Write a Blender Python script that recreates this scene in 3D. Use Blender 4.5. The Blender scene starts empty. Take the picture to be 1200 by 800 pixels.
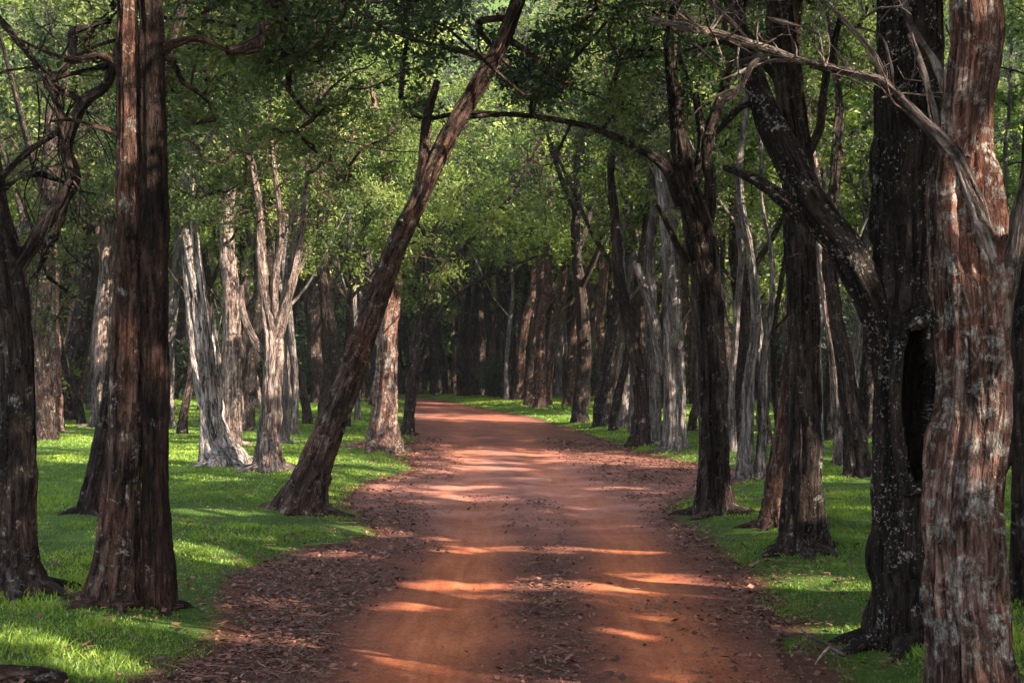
import bpy, math, random
import numpy as np

# ------------------------------------------------------------------ camera, world, sun, exposure
FPX, CX, CY, CAMZ = 1500.0, 600.0, 450.0, 1.7        # measured on the 1200 x 800 photograph
sc = bpy.context.scene
cam_d = bpy.data.cameras.new('camera'); cam = bpy.data.objects.new('camera', cam_d)
sc.collection.objects.link(cam); sc.camera = cam
cam.location = (0, 0, CAMZ); cam.rotation_euler = (math.radians(90), 0, 0)
cam_d.sensor_width = 36; cam_d.lens = 45; cam_d.shift_y = 50/1200
cam_d.clip_start = 0.05; cam_d.clip_end = 1000

SUN = np.array([0.67, -0.47, 0.575]); SUN = SUN/np.linalg.norm(SUN)     # direction towards the sun
sun_el = math.asin(SUN[2]); sun_az = math.atan2(SUN[0], SUN[1])
world = bpy.data.worlds.new('World'); sc.world = world; world.use_nodes = True
wn = world.node_tree; bg = wn.nodes['Background']
sky = wn.nodes.new('ShaderNodeTexSky'); sky.sky_type = 'NISHITA'; sky.sun_disc = False
sky.sun_elevation = sun_el; sky.sun_rotation = sun_az
shs = wn.nodes.new('ShaderNodeHueSaturation'); shs.inputs['Saturation'].default_value = 0.5
wn.links.new(sky.outputs[0], shs.inputs['Color']); wn.links.new(shs.outputs[0], bg.inputs[0]); bg.inputs[1].default_value = 0.14
sl = bpy.data.lights.new('sun', 'SUN'); sl.energy = 5.0; sl.angle = math.radians(0.5); sl.color = (1.0, 0.86, 0.68)
so = bpy.data.objects.new('sun', sl); sc.collection.objects.link(so)
from mathutils import Vector
so.rotation_euler = Vector(SUN).to_track_quat('Z', 'Y').to_euler(); so.location = (20, -10, 25)
sc.view_settings.view_transform = 'Standard'; sc.view_settings.look = 'None'
sc.view_settings.gamma = 1; sc.view_settings.use_curve_mapping = False
sc.view_settings.exposure = 2.65
cy = sc.cycles
cy.max_bounces = 6; cy.diffuse_bounces = 4; cy.glossy_bounces = 2; cy.transmission_bounces = 4
cy.sample_clamp_indirect = 8; cy.use_denoising = True
try: cy.denoiser = 'OPENIMAGEDENOISE'
except Exception: pass

# ------------------------------------------------------------------ helpers
def h3(ix, iy, iz, seed):
    n = (ix.astype(np.int64)*73856093) ^ (iy.astype(np.int64)*19349663) ^ (iz.astype(np.int64)*83492791) ^ (seed*2654435761 & 0x7fffffff)
    n = n & 0x7fffffff
    n = (n ^ (n >> 13))*1274126177 & 0x7fffffff
    n = (n ^ (n >> 16))*668265263 & 0x7fffffff
    return ((n ^ (n >> 15)) & 0xffffff)/float(0xffffff)
def noise(x, y, z, seed=0):
    x, y, z = np.broadcast_arrays(np.asarray(x, float), np.asarray(y, float), np.asarray(z, float))
    xi, yi, zi = np.floor(x), np.floor(y), np.floor(z)
    u, v, w = x-xi, y-yi, z-zi
    u = u*u*(3-2*u); v = v*v*(3-2*v); w = w*w*(3-2*w)
    r = 0
    for a in (0, 1):
        for b in (0, 1):
            for c in (0, 1):
                r = r + h3(xi+a, yi+b, zi+c, seed)*(u if a else 1-u)*(v if b else 1-v)*(w if c else 1-w)
    return r*2-1
def fbm(x, y, z, seed=0, o=3):
    s = 0; a = 1; t = 0
    for k in range(o):
        s = s + a*noise(np.asarray(x)*2**k, np.asarray(y)*2**k, np.asarray(z)*2**k, seed+k*17); t += a; a *= 0.5
    return s/t
def sstep(a, b, x):
    t = np.clip((np.asarray(x, float)-a)/(b-a), 0, 1); return t*t*(3-2*t)

def mesh_obj(name, V, F, mats, parent=None, attrs=None, midx=None, smooth=True):
    """V (n,3); F list of (array of quads or tris)"""
    me = bpy.data.meshes.new(name)
    V = np.asarray(V, np.float32)
    Fs = [np.asarray(f, np.int32) for f in F if len(f)]
    nl = sum(f.size for f in Fs); npoly = sum(len(f) for f in Fs)
    me.vertices.add(len(V)); me.vertices.foreach_set('co', V.ravel())
    me.loops.add(nl); me.polygons.add(npoly)
    me.loops.foreach_set('vertex_index', np.concatenate([f.ravel() for f in Fs]))
    tot = np.concatenate([np.full(len(f), f.shape[1], np.int32) for f in Fs])
    st = np.concatenate([[0], np.cumsum(tot)[:-1]]).astype(np.int32)
    me.polygons.foreach_set('loop_start', st)
    me.polygons.foreach_set('loop_total', tot)
    for m in mats: me.materials.append(m)
    if midx is not None: me.polygons.foreach_set('material_index', np.asarray(midx, np.int32))
    me.update(calc_edges=True)
    me.polygons.foreach_set('use_smooth', np.full(npoly, bool(smooth)))
    for k, a in (attrs or {}).items():
        a = np.asarray(a, np.float32)
        if a.ndim == 2:
            at_ = me.attributes.new(k, 'FLOAT_VECTOR', 'POINT'); at_.data.foreach_set('vector', a.ravel())
        else:
            at_ = me.attributes.new(k, 'FLOAT', 'POINT'); at_.data.foreach_set('value', a)
    o = bpy.data.objects.new(name, me); sc.collection.objects.link(o)
    if parent is not None:
        o.parent = parent
        o.location = -np.array(parent.location) if not parent.get('local') else (0, 0, 0)
    return o
def tag(o, label=None, cat=None, group=None, kind=None):
    if label: o['label'] = label
    if cat: o['category'] = cat
    if group: o['group'] = group
    if kind: o['kind'] = kind
    return o
def empty(name, loc):
    o = bpy.data.objects.new(name, None); o.empty_display_size = 0.2
    o.location = loc; sc.collection.objects.link(o); return o

# ------------------------------------------------------------------ terrain
def prof(y): return 0.9*sstep(15, 70, y) + 62*sstep(98, 170, y)
def px_to_ground0(px, py):
    lo, hi = 1.0, 140.0
    for _ in range(50):
        m = (lo+hi)/2
        if CY + FPX*(CAMZ-prof(m))/m > py: lo = m
        else: hi = m
    return (px-CX)*m/FPX, m
LE = [(480,470),(478,478),(478,490),(484,500),(488,512),(482,524),(474,534),(484,543),(496,550),(478,557),(450,563),(425,572),(412,583),(415,595),(432,606),(450,618),(452,629),(425,637),(370,645),(320,660),(292,680),(283,705),(286,735),(262,765),(190,800)]
RE = [(520,470),(565,479),(622,490),(668,502),(702,516),(740,530),(790,541),(850,549),(880,556),(880,563),(830,572),(798,580),(780,592),(778,608),(800,625),(822,645),(850,665),(880,690),(905,725),(925,760),(950,800)]
def edge(E):
    P = np.array([px_to_ground0(*p) for p in E]); P = P[np.argsort(P[:, 1])]
    return P
EL, ER = edge(LE), edge(RE)
EL = np.vstack([[[-2.3, -30], [-2.2, 0]], EL, [[-11, 74], [-22, 84], [-45, 100]]])
ER = np.vstack([[[2.1, -30], [2.0, 0]], ER, [[-5.5, 74], [-15, 84], [-34, 100]]])
def XL(y): return np.interp(y, EL[:, 1], EL[:, 0])
def XR(y): return np.interp(y, ER[:, 1], ER[:, 0])
CEN = np.array([px_to_ground0(*p) for p in [(500,474),(548,482),(572,500),(592,540),(612,580),(640,620),(650,640),(646,700),(646,800)]]); CEN = CEN[np.argsort(CEN[:, 1])]
CEN = np.vstack([[[0.1, -30], [0.15, 0]], CEN, [[-9, 75], [-38, 100]]])
def XC(y): return np.interp(y, CEN[:, 1], CEN[:, 0])
def rdist(x, y):                                   # >0 off the road (metres, lateral)
    return np.maximum(XL(y)-x, x-XR(y))
def gz(x, y):
    d = rdist(x, y)
    z = prof(y) + 0.13*sstep(-0.3, 1.6, d) - 0.0
    z = z + 22*sstep(62, 130, np.abs(np.asarray(x, float)))*sstep(110, 60, y)
    z = z + 0.06*fbm(np.asarray(x)*0.45, np.asarray(y)*0.45, 0, 3)*sstep(0, 1.5, d)
    dc = np.abs(x-XC(y))
    z = z - 0.025*np.exp(-((dc-0.72)/0.3)**2)*sstep(60, 20, y)
    return z
def ground_pt(px, py):
    lo, hi = 2.0, 140.0
    for _ in range(50):
        m = (lo+hi)/2; x = (px-CX)*m/FPX
        if CY + FPX*(CAMZ-float(gz(x, m)))/m > py: lo = m
        else: hi = m
    return np.array([(px-CX)*m/FPX, m, float(gz((px-CX)*m/FPX, m))])
def at(px, py, Y): return np.array([(px-CX)*Y/FPX, Y, CAMZ-(py-CY)*Y/FPX])

# ------------------------------------------------------------------ materials
def new_mat(name):
    m = bpy.data.materials.new(name); m.use_nodes = True
    nt = m.node_tree; b = nt.nodes['Principled BSDF']
    return m, nt, b
def N(nt, t, **kw):
    n = nt.nodes.new(t)
    for k, v in kw.items():
        if k in n.inputs: n.inputs[k].default_value = v
        else: setattr(n, k, v)
    return n
def ramp(nt, fac, stops):
    r = nt.nodes.new('ShaderNodeValToRGB'); cr = r.color_ramp
    while len(cr.elements) < len(stops): cr.elements.new(0.5)
    for e, (p, c) in zip(cr.elements, stops):
        e.position = p; e.color = (*c, 1) if len(c) == 3 else c
    nt.links.new(fac, r.inputs[0]); return r
def mixc(nt, fac, a, b, mode='MIX'):
    m = nt.nodes.new('ShaderNodeMix'); m.data_type = 'RGBA'; m.blend_type = mode
    for i, s in ((0, fac), (6, a), (7, b)):
        if hasattr(s, 'links'): nt.links.new(s, m.inputs[i])
        else: m.inputs[i].default_value = s if i == 0 else (*s, 1)
    return m.outputs[2]
def mathn(nt, op, a, b=0.0, clamp=False):
    m = nt.nodes.new('ShaderNodeMath'); m.operation = op; m.use_clamp = clamp
    for i, s in ((0, a), (1, b)):
        if hasattr(s, 'links'): nt.links.new(s, m.inputs[i])
        else: m.inputs[i].default_value = s
    return m.outputs[0]
def maprange(nt, v, a, b, c=0.0, d=1.0):
    m = nt.nodes.new('ShaderNodeMapRange'); nt.links.new(v, m.inputs[0])
    for i, s in zip((1, 2, 3, 4), (a, b, c, d)): m.inputs[i].default_value = s
    return m.outputs[0]

def bark(name, dark, mid, light, lichen=(0.40, 0.37, 0.33), lich=0.3, spots=0.0, red=None, redamt=0.0, scale=1.0, rough=0.85):
    m, nt, b = new_mat(name); L = nt.links.new
    a = N(nt, 'ShaderNodeAttribute', attribute_name='bark_co')
    mp = N(nt, 'ShaderNodeMapping'); L(a.outputs['Vector'], mp.inputs[0]); mp.inputs['Scale'].default_value = (scale, scale, 0.11*scale)
    mp2 = N(nt, 'ShaderNodeMapping'); L(a.outputs['Vector'], mp2.inputs[0]); mp2.inputs['Scale'].default_value = (scale, scale, 0.45*scale)
    n1 = N(nt, 'ShaderNodeTexNoise', Scale=22.0, Detail=6.0, Roughness=0.65, Distortion=0.3); L(mp.outputs[0], n1.inputs['Vector'])
    n2 = N(nt, 'ShaderNodeTexNoise', Scale=3.0, Detail=4.0, Roughness=0.6, Distortion=0.4); L(mp2.outputs[0], n2.inputs['Vector'])
    n3 = N(nt, 'ShaderNodeTexNoise', Scale=60.0, Detail=4.0, Roughness=0.7); L(mp2.outputs[0], n3.inputs['Vector'])
    n4 = N(nt, 'ShaderNodeTexNoise', Scale=9.0, Detail=5.0, Roughness=0.6, Distortion=0.6); L(mp.outputs[0], n4.inputs['Vector'])
    fis = maprange(nt, mathn(nt, 'ABSOLUTE', mathn(nt, 'SUBTRACT', n4.outputs[0], 0.5)), 0.0, 0.055, 0.0, 1.0)
    f = mathn(nt, 'ADD', mathn(nt, 'MULTIPLY', n1.outputs[0], 0.65), mathn(nt, 'MULTIPLY', n2.outputs[0], 0.35))
    f = mathn(nt, 'SUBTRACT', f, mathn(nt, 'MULTIPLY', mathn(nt, 'SUBTRACT', 1.0, fis), 0.12))
    n5 = N(nt, 'ShaderNodeTexNoise', Scale=17.0, Detail=5.0, Roughness=0.7, Distortion=0.8); L(mp2.outputs[0], n5.inputs['Vector'])
    brk = maprange(nt, n5.outputs[0], 0.38, 0.50, 0.0, 1.0)
    f = mathn(nt, 'SUBTRACT', f, mathn(nt, 'MULTIPLY', mathn(nt, 'SUBTRACT', 1.0, brk), 0.09))
    r = ramp(nt, f, [(0.33, dark), (0.5, mid), (0.66, light)])
    col = r.outputs[0]
    if red:
        nr = N(nt, 'ShaderNodeTexNoise', Scale=4.0, Detail=5.0, Roughness=0.65); L(mp.outputs[0], nr.inputs['Vector'])
        col = mixc(nt, mathn(nt, 'MULTIPLY', maprange(nt, nr.outputs[0], 0.48, 0.62), redamt), col, red)
    # lichen: patches broken up by a finer noise
    nl = N(nt, 'ShaderNodeTexNoise', Scale=8.0, Detail=8.0, Roughness=0.78, Distortion=0.5); L(a.outputs['Vector'], nl.inputs['Vector'])
    t = 0.68 - 0.22*lich
    lm = maprange(nt, nl.outputs[0], t-0.03, t+0.05)
    lm = mathn(nt, 'MULTIPLY', lm, maprange(nt, n3.outputs[0], 0.4, 0.6, 0.25, 0.9))
    col = mixc(nt, lm, col, lichen)
    if spots:
        nv_ = N(nt, 'ShaderNodeTexNoise', Scale=46.0, Detail=3.0, Roughness=0.55, Distortion=0.6); L(a.outputs['Vector'], nv_.inputs['Vector'])
        nw = N(nt, 'ShaderNodeTexNoise', Scale=5.0, Detail=3.0); L(a.outputs['Vector'], nw.inputs['Vector'])
        sm = maprange(nt, mathn(nt, 'ADD', nv_.outputs[0], maprange(nt, nw.outputs[0], 0.3, 0.7, -0.13, 0.09)), 0.605, 0.69)
        col = mixc(nt, mathn(nt, 'MULTIPLY', sm, spots), col, (0.36, 0.34, 0.31))
    fine = maprange(nt, n3.outputs[0], 0.3, 0.7, 0.65, 1.25)
    hs = N(nt, 'ShaderNodeHueSaturation'); L(col, hs.inputs['Color']); L(fine, hs.inputs['Value'])
    nb_ = N(nt, 'ShaderNodeTexNoise', Scale=1.6, Detail=3.0, Roughness=0.6); L(a.outputs['Vector'], nb_.inputs['Vector'])
    hs2 = N(nt, 'ShaderNodeHueSaturation'); L(hs.outputs[0], hs2.inputs['Color']); L(maprange(nt, nb_.outputs[0], 0.3, 0.7, 0.6, 1.4), hs2.inputs['Value']); L(maprange(nt, nb_.outputs[0], 0.3, 0.7, 0.75, 1.15), hs2.inputs['Saturation'])
    ch = N(nt, 'ShaderNodeAttribute', attribute_name='hollow_dark')
    L(mixc(nt, ch.outputs['Fac'], hs2.outputs[0], (0.018, 0.013, 0.010)), b.inputs['Base Color']); b.inputs['Roughness'].default_value = rough
    b.inputs['Specular IOR Level'].default_value = 0.12
    hsum = mathn(nt, 'ADD', mathn(nt, 'ADD', mathn(nt, 'MULTIPLY', n1.outputs[0], 0.7), mathn(nt, 'ADD', mathn(nt, 'MULTIPLY', fis, 0.5), mathn(nt, 'MULTIPLY', brk, 0.35))), mathn(nt, 'MULTIPLY', n3.outputs[0], 0.4))
    bm = N(nt, 'ShaderNodeBump', Strength=1.0, Distance=0.07); L(hsum, bm.inputs['Height']); L(bm.outputs[0], b.inputs['Normal'])
    return m
B = {
 'red':   bark('bark_red', (0.025,0.012,0.009), (0.150,0.072,0.054), (0.36,0.22,0.175), lich=0.68, red=(0.27,0.095,0.060), redamt=0.35),
 'brown': bark('bark_brown', (0.014,0.008,0.007), (0.085,0.047,0.036), (0.22,0.14,0.11), lich=0.42, red=(0.13,0.05,0.03), redamt=0.3),
 'dark':  bark('bark_dark', (0.012,0.008,0.007), (0.045,0.029,0.024), (0.11,0.078,0.064), lich=0.35),
 'umber': bark('bark_umber', (0.007,0.0045,0.004), (0.030,0.016,0.012), (0.080,0.046,0.036), lich=0.15, red=(0.075,0.026,0.015), redamt=0.4),
 'black': bark('bark_black', (0.010,0.007,0.006), (0.028,0.019,0.016), (0.06,0.043,0.036), lich=0.25, spots=0.8),
 'white': bark('bark_white', (0.05,0.035,0.03), (0.36,0.30,0.275), (0.66,0.60,0.57), lich=0.2, lichen=(0.6,0.58,0.54)),
 'pink':  bark('bark_pink', (0.045,0.03,0.026), (0.22,0.16,0.14), (0.48,0.38,0.34), lich=0.35),
 'grey':  bark('bark_grey', (0.05,0.04,0.038), (0.18,0.15,0.14), (0.36,0.32,0.30), lich=0.4),
}
def leafmat(name, c_dark, c_mid, c_light, trans=0.5):
    m = bpy.data.materials.new(name); m.use_nodes = True; nt = m.node_tree; L = nt.links.new
    b = nt.nodes['Principled BSDF']; out = nt.nodes['Material Output']
    g = N(nt, 'ShaderNodeNewGeometry'); a = N(nt, 'ShaderNodeAttribute', attribute_name='tint')
    f = mathn(nt, 'ADD', mathn(nt, 'MULTIPLY', g.outputs['Random Per Island'], 0.30), mathn(nt, 'MULTIPLY', a.outputs['Fac'], 0.70))
    r = ramp(nt, f, [(0.12, c_dark), (0.5, c_mid), (0.9, c_light)])
    L(r.outputs[0], b.inputs['Base Color']); b.inputs['Roughness'].default_value = 0.5
    b.inputs['Specular IOR Level'].default_value = 0.3
    t = N(nt, 'ShaderNodeBsdfTranslucent')
    h = N(nt, 'ShaderNodeHueSaturation', Saturation=1.15, Value=1.3); L(r.outputs[0], h.inputs['Color']); L(h.outputs[0], t.inputs['Color'])
    mx = N(nt, 'ShaderNodeMixShader'); mx.inputs[0].default_value = trans
    L(b.outputs[0], mx.inputs[1]); L(t.outputs[0], mx.inputs[2]); L(mx.outputs[0], out.inputs['Surface'])
    return m
LEAF = {
 'deep':  leafmat('leaf_deep', (0.010,0.020,0.009), (0.032,0.056,0.020), (0.12,0.15,0.045)),
 'mid':   leafmat('leaf_mid', (0.014,0.026,0.010), (0.060,0.092,0.028), (0.20,0.23,0.075)),
 'light': leafmat('leaf_light', (0.026,0.050,0.015), (0.13,0.19,0.045), (0.38,0.42,0.12)),
 'wood':  leafmat('leaf_shaded_wood', (0.010,0.016,0.008), (0.022,0.034,0.015), (0.045,0.060,0.022), trans=0.25),  # leaf colour darkened: shade of the deep wood put into it
 'olive': leafmat('leaf_olive', (0.045,0.055,0.022), (0.10,0.11,0.045), (0.21,0.20,0.09)),
}
GRASS = leafmat('grass_blade', (0.042,0.080,0.014), (0.110,0.180,0.026), (0.25,0.33,0.045), trans=0.3)

# ground
gm, nt, b = new_mat('meadow_soil'); Lk = nt.links.new
geo = N(nt, 'ShaderNodeNewGeometry')
n1 = N(nt, 'ShaderNodeTexNoise', Scale=1.2, Detail=6.0, Roughness=0.65); Lk(geo.outputs['Position'], n1.inputs['Vector'])
n2 = N(nt, 'ShaderNodeTexNoise', Scale=26.0, Detail=5.0, Roughness=0.7); Lk(geo.outputs['Position'], n2.inputs['Vector'])
r = ramp(nt, n1.outputs[0], [(0.3, (0.035,0.055,0.012)), (0.5, (0.045,0.09,0.014)), (0.7, (0.06,0.12,0.018))])
c = mixc(nt, maprange(nt, n2.outputs[0], 0.45, 0.7, 0, 0.6), r.outputs[0], (0.035, 0.028, 0.014))
a = N(nt, 'ShaderNodeAttribute', attribute_name='edge')
nz = mathn(nt, 'ADD', a.outputs['Fac'], maprange(nt, n2.outputs[0], 0.3, 0.7, -0.3, 0.3))
c = mixc(nt, maprange(nt, nz, 0.35, 0.65), c, (0.075, 0.032, 0.022))
Lk(c, b.inputs['Base Color']); b.inputs['Roughness'].default_value = 0.95; b.inputs['Specular IOR Level'].default_value = 0.1
bm = N(nt, 'ShaderNodeBump', Strength=0.8, Distance=0.05); Lk(n2.outputs[0], bm.inputs['Height']); Lk(bm.outputs[0], b.inputs['Normal'])

# road
rm, nt, b = new_mat('red_dirt'); Lk = nt.links.new
geo = N(nt, 'ShaderNodeNewGeometry')
tr = N(nt, 'ShaderNodeAttribute', attribute_name='track'); li = N(nt, 'ShaderNodeAttribute', attribute_name='litter'); fa = N(nt, 'ShaderNodeAttribute', attribute_name='skylit')
nA = N(nt, 'ShaderNodeTexNoise', Scale=1.1, Detail=5.0, Roughness=0.6); Lk(geo.outputs['Position'], nA.inputs['Vector'])
nB = N(nt, 'ShaderNodeTexNoise', Scale=14.0, Detail=6.0, Roughness=0.7); Lk(geo.outputs['Position'], nB.inputs['Vector'])
nC = N(nt, 'ShaderNodeTexNoise', Scale=95.0, Detail=3.0, Roughness=0.6); Lk(geo.outputs['Position'], nC.inputs['Vector'])
mp = N(nt, 'ShaderNodeMapping'); Lk(geo.outputs['Position'], mp.inputs[0]); mp.inputs['Scale'].default_value = (6.0, 0.5, 1)
nD = N(nt, 'ShaderNodeTexNoise', Scale=1.5, Detail=4.0, Roughness=0.6); Lk(mp.outputs[0], nD.inputs['Vector'])
cl = ramp(nt, nB.outputs[0], [(0.3, (0.085,0.030,0.020)), (0.5, (0.145,0.050,0.033)), (0.7, (0.235,0.092,0.062))])
ct = ramp(nt, nD.outputs[0], [(0.3, (0.31,0.080,0.032)), (0.7, (0.49,0.160,0.070))])
c = mixc(nt, mathn(nt, 'MULTIPLY', tr.outputs['Fac'], maprange(nt, nB.outputs[0], 0.3, 0.6, 0.7, 1.0)), cl.outputs[0], ct.outputs[0])
c = mixc(nt, mathn(nt, 'MULTIPLY', fa.outputs['Fac'], maprange(nt, nA.outputs[0], 0.3, 0.6, 0.2, 0.8)), c, (0.33, 0.145, 0.112))  # paler mid-road: light from the sky opening put into the dirt colour
sp = mathn(nt, 'ADD', mathn(nt, 'MULTIPLY', nC.outputs[0], 0.6), mathn(nt, 'MULTIPLY', nB.outputs[0], 0.4))
lm = mathn(nt, 'ADD', li.outputs['Fac'], maprange(nt, sp, 0.35, 0.65, -0.55, 0.55))
v = N(nt, 'ShaderNodeTexVoronoi', Scale=38.0); Lk(geo.outputs['Position'], v.inputs['Vector'])
vs = N(nt, 'ShaderNodeSeparateColor'); Lk(v.outputs['Color'], vs.inputs[0])
lc = ramp(nt, vs.outputs[0], [(0.0, (0.030,0.018,0.015)), (0.6, (0.065,0.034,0.026)), (1.0, (0.15,0.075,0.055))])
c = mixc(nt, mathn(nt, 'MULTIPLY', maprange(nt, lm, 0.42, 0.72), 0.75), c, lc.outputs[0])
rhs = N(nt, 'ShaderNodeHueSaturation'); Lk(c, rhs.inputs['Color']); nE = N(nt, 'ShaderNodeTexNoise', Scale=45.0, Detail=5.0, Roughness=0.75); Lk(geo.outputs['Position'], nE.inputs['Vector'])
Lk(mathn(nt, 'MULTIPLY', maprange(nt, nE.outputs[0], 0.3, 0.7, 0.6, 1.35), maprange(nt, nA.outputs[0], 0.3, 0.7, 0.75, 1.2)), rhs.inputs['Value'])
Lk(rhs.outputs[0], b.inputs['Base Color']); b.inputs['Roughness'].default_value = 0.85; b.inputs['Specular IOR Level'].default_value = 0.15
hh = mathn(nt, 'ADD', nB.outputs[0], mathn(nt, 'MULTIPLY', sp, mathn(nt, 'ADD', mathn(nt, 'MULTIPLY', li.outputs['Fac'], 1.2), 0.6)))
bm = N(nt, 'ShaderNodeBump', Strength=0.9, Distance=0.035); Lk(hh, bm.inputs['Height']); Lk(bm.outputs[0], b.inputs['Normal'])

LITTER = leafmat('dead_leaf', (0.026,0.013,0.009), (0.085,0.036,0.025), (0.24,0.105,0.070), trans=0.05)
hollow, nt, b = new_mat('hollow_black_wood'); b.inputs['Base Color'].default_value = (0.006, 0.005, 0.0045, 1); b.inputs['Roughness'].default_value = 1

# ------------------------------------------------------------------ ground and road sheets
def axis(lo, hi, c0, fine, grow):
    out = [c0]; s = fine
    while out[-1] < hi: out.append(out[-1]+s); s *= grow
    lo_ = [c0]; s = fine
    while lo_[-1] > lo: lo_.append(lo_[-1]-s); s *= grow
    return np.array(lo_[:0:-1]+out)
xs = axis(-220, 220, 0, 0.12, 1.018); ys = axis(-60, 320, 9, 0.10, 1.0135)
Xg, Yg = np.meshgrid(xs, ys); Zg = gz(Xg, Yg) - 0.012*(rdist(Xg, Yg) < 0.0)
def gridfaces(ny, nx):
    i = np.arange(ny*nx).reshape(ny, nx)
    return np.stack([i[:-1, :-1], i[:-1, 1:], i[1:, 1:], i[1:, :-1]], -1).reshape(-1, 4)
dg = rdist(Xg, Yg)
g = mesh_obj('ground', np.stack([Xg, Yg, Zg], -1).reshape(-1, 3), [gridfaces(*Xg.shape)], [gm], attrs={'edge': (1-sstep(-0.1, 0.5, dg)).ravel()})
tag(g, 'mossy woodland floor under the short grass', 'ground', kind='structure')
ry = np.concatenate([np.arange(-30, 4, 0.5), np.arange(4, 24, 0.07), np.arange(24, 60, 0.2), np.arange(60, 99, 0.5)])
rt = np.linspace(0, 1, 110)
jl = 0.10*fbm(ry*1.7, 0, 0, 11)+0.05*noise(ry*7, 0, 0, 12); jr = 0.10*fbm(ry*1.7, 5, 0, 13)+0.05*noise(ry*7, 3, 0, 14)
Xr = (XL(ry)+jl)[:, None]*(1-rt) + (XR(ry)+jr)[:, None]*rt
Yr = np.repeat(ry[:, None], len(rt), 1)
def track(x, y):
    dc = np.abs(x-XC(y)+0.08*noise(y*0.5, 0, 0, 9)); w = 1+0.25*noise(y*0.8, x*0.5, 0, 21)
    return np.exp(-(np.abs(dc-0.78)/(0.40*w))**3)
def litter(x, y):
    dc = x-XC(y); side = sstep(1.15, 1.75, np.abs(dc)+0.25*fbm(x*1.3, y*0.7, 0, 31))
    cenl = np.exp(-(dc/0.30)**2)*sstep(17, 9, y)*(0.75+0.5*noise(x, y*0.8, 0, 32))
    lf = side*(0.35+0.65*sstep(16, 8, y)) + 0.25*side*sstep(0.0, 0.5, fbm(x*0.8, y*0.35, 0, 35))
    rim = sstep(-0.5, 0.0, rdist(x, y))*0.6
    mid = 0.40*sstep(0.05, 0.5, fbm(x*0.7+9, y*0.22, 0, 36))
    return np.clip(np.maximum.reduce([cenl, lf, rim, mid]), 0, 1)
Zr = gz(Xr, Yr) + 0.006
Zr = Zr - 0.03*(rt < 0.001)[None, :] - 0.03*(rt > 0.999)[None, :]
rd = mesh_obj('road', np.stack([Xr, Yr, Zr], -1).reshape(-1, 3), [gridfaces(*Xr.shape)], [rm],
    attrs={'track': (track(Xr, Yr)*(1-.75*sstep(20, 34, Yr))).ravel(), 'litter': litter(Xr, Yr).ravel(), 'skylit': (sstep(12, 17, Yr)*(1-.75*sstep(23, 32, Yr))).ravel()})
tag(rd, 'red dirt road with two wheel tracks and dark leaf litter winding through the wood', 'road', kind='structure')

# ------------------------------------------------------------------ sun gaps cut into the leaves to drop sunlight on chosen spots
GAPS = []      # (point, radius)
def gap_ground(px, py, r): GAPS.append((ground_pt(px, py), r))
def gap_at(px, py, Y, r): GAPS.append((at(px, py, Y), r))
for x0, x1, y, r in [(525,780,645,.13),(495,700,686,.15),(455,530,711,.08),(520,565,568,.25),(700,765,575,.2),(740,840,742,.10),(440,600,792,.10),
                     (380,430,650,.10),(830,860,690,.08)]:
    d = ground_pt((x0+x1)/2, y)[1]; n = max(2, int((x1-x0)*d/FPX/(r*1.4)))
    for i in range(n): gap_ground(x0+(x1-x0)*i/(n-1), y+random.Random(i*7+x0).uniform(-3, 3), r*random.Random(i+x0).uniform(.6, 1.1))
for px, py, r in [(120,772,.22),(160,768,.2),(90,778,.15),(425,622,.35),(225,505,.9),(235,648,.3),(260,660,.2),(215,640,.3),(285,520,.7),(60,520,.8),(100,540,.5),
                  (865,645,.3),(930,680,.22),(960,685,.2),(590,478,1.2),(800,542,.7),(470,548,.6),(440,556,.4),(210,610,.3),(245,600,.35),(960,560,.5),(240,560,.4),(330,640,.15),
                  (20,745,.2),(850,600,.25),(965,740,.15),(1010,690,.15)]:
    gap_ground(px, py, r)
def add_gap_line(pts, Y, r):
    for a_, b_ in zip(pts[:-1], pts[1:]):
        n = max(2, int(math.hypot(b_[0]-a_[0], b_[1]-a_[1])*Y/FPX/(r*1.3)))
        for i in range(n): gap_at(a_[0]+(b_[0]-a_[0])*i/n, a_[1]+(b_[1]-a_[1])*i/n, Y, r)
Y4 = ground_pt(264,546)[1]-.2; add_gap_line([(222,290),(245,440),(265,530)], Y4, .35); add_gap_line([(268,240),(272,400)], ground_pt(270,522)[1]-.2, .35)
add_gap_line([(318,330),(320,440)], ground_pt(315,550)[1]-.2, .3); add_gap_line([(457,380),(455,500)], ground_pt(446,528)[1]-.2, .35)
add_gap_line([(1150,20),(1160,330)], 5.98, .20); add_gap_line([(1160,490),(1160,560)], 5.98, .12); add_gap_line([(1150,240),(1100,150),(960,70)], 6.05, .15)
add_gap_line([(960,70),(780,28)], 6.1, .12)
add_gap_line([(148,20),(148,240)], ground_pt(132,706)[1]-.12, .12); add_gap_line([(570,90),(485,250)], ground_pt(352,600)[1]-.1, .22); add_gap_line([(795,350),(795,500)], ground_pt(790,526)[1]-.2, .3)
add_gap_line([(885,420),(890,520)], 24, .2)
for q_ in ((0,37,8),(2,37,7.5),(-2,37,7),(1,37,6)): GAPS.append((np.array(q_, float), 2.0))
GP = np.array([g_[0] for g_ in GAPS]); GR = np.array([g_[1] for g_ in GAPS])
def sun_keep(P, rng):
    keep = np.ones(len(P), bool)
    for t, r_ in zip(GP, GR):
        v = P-t; s = v@SUN
        c_ = np.abs(s) < 60
        d2 = (v*v).sum(1)-s*s
        keep &= ~((s > 0.8) & (d2 < (r_+0.05)**2))
    return keep

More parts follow.
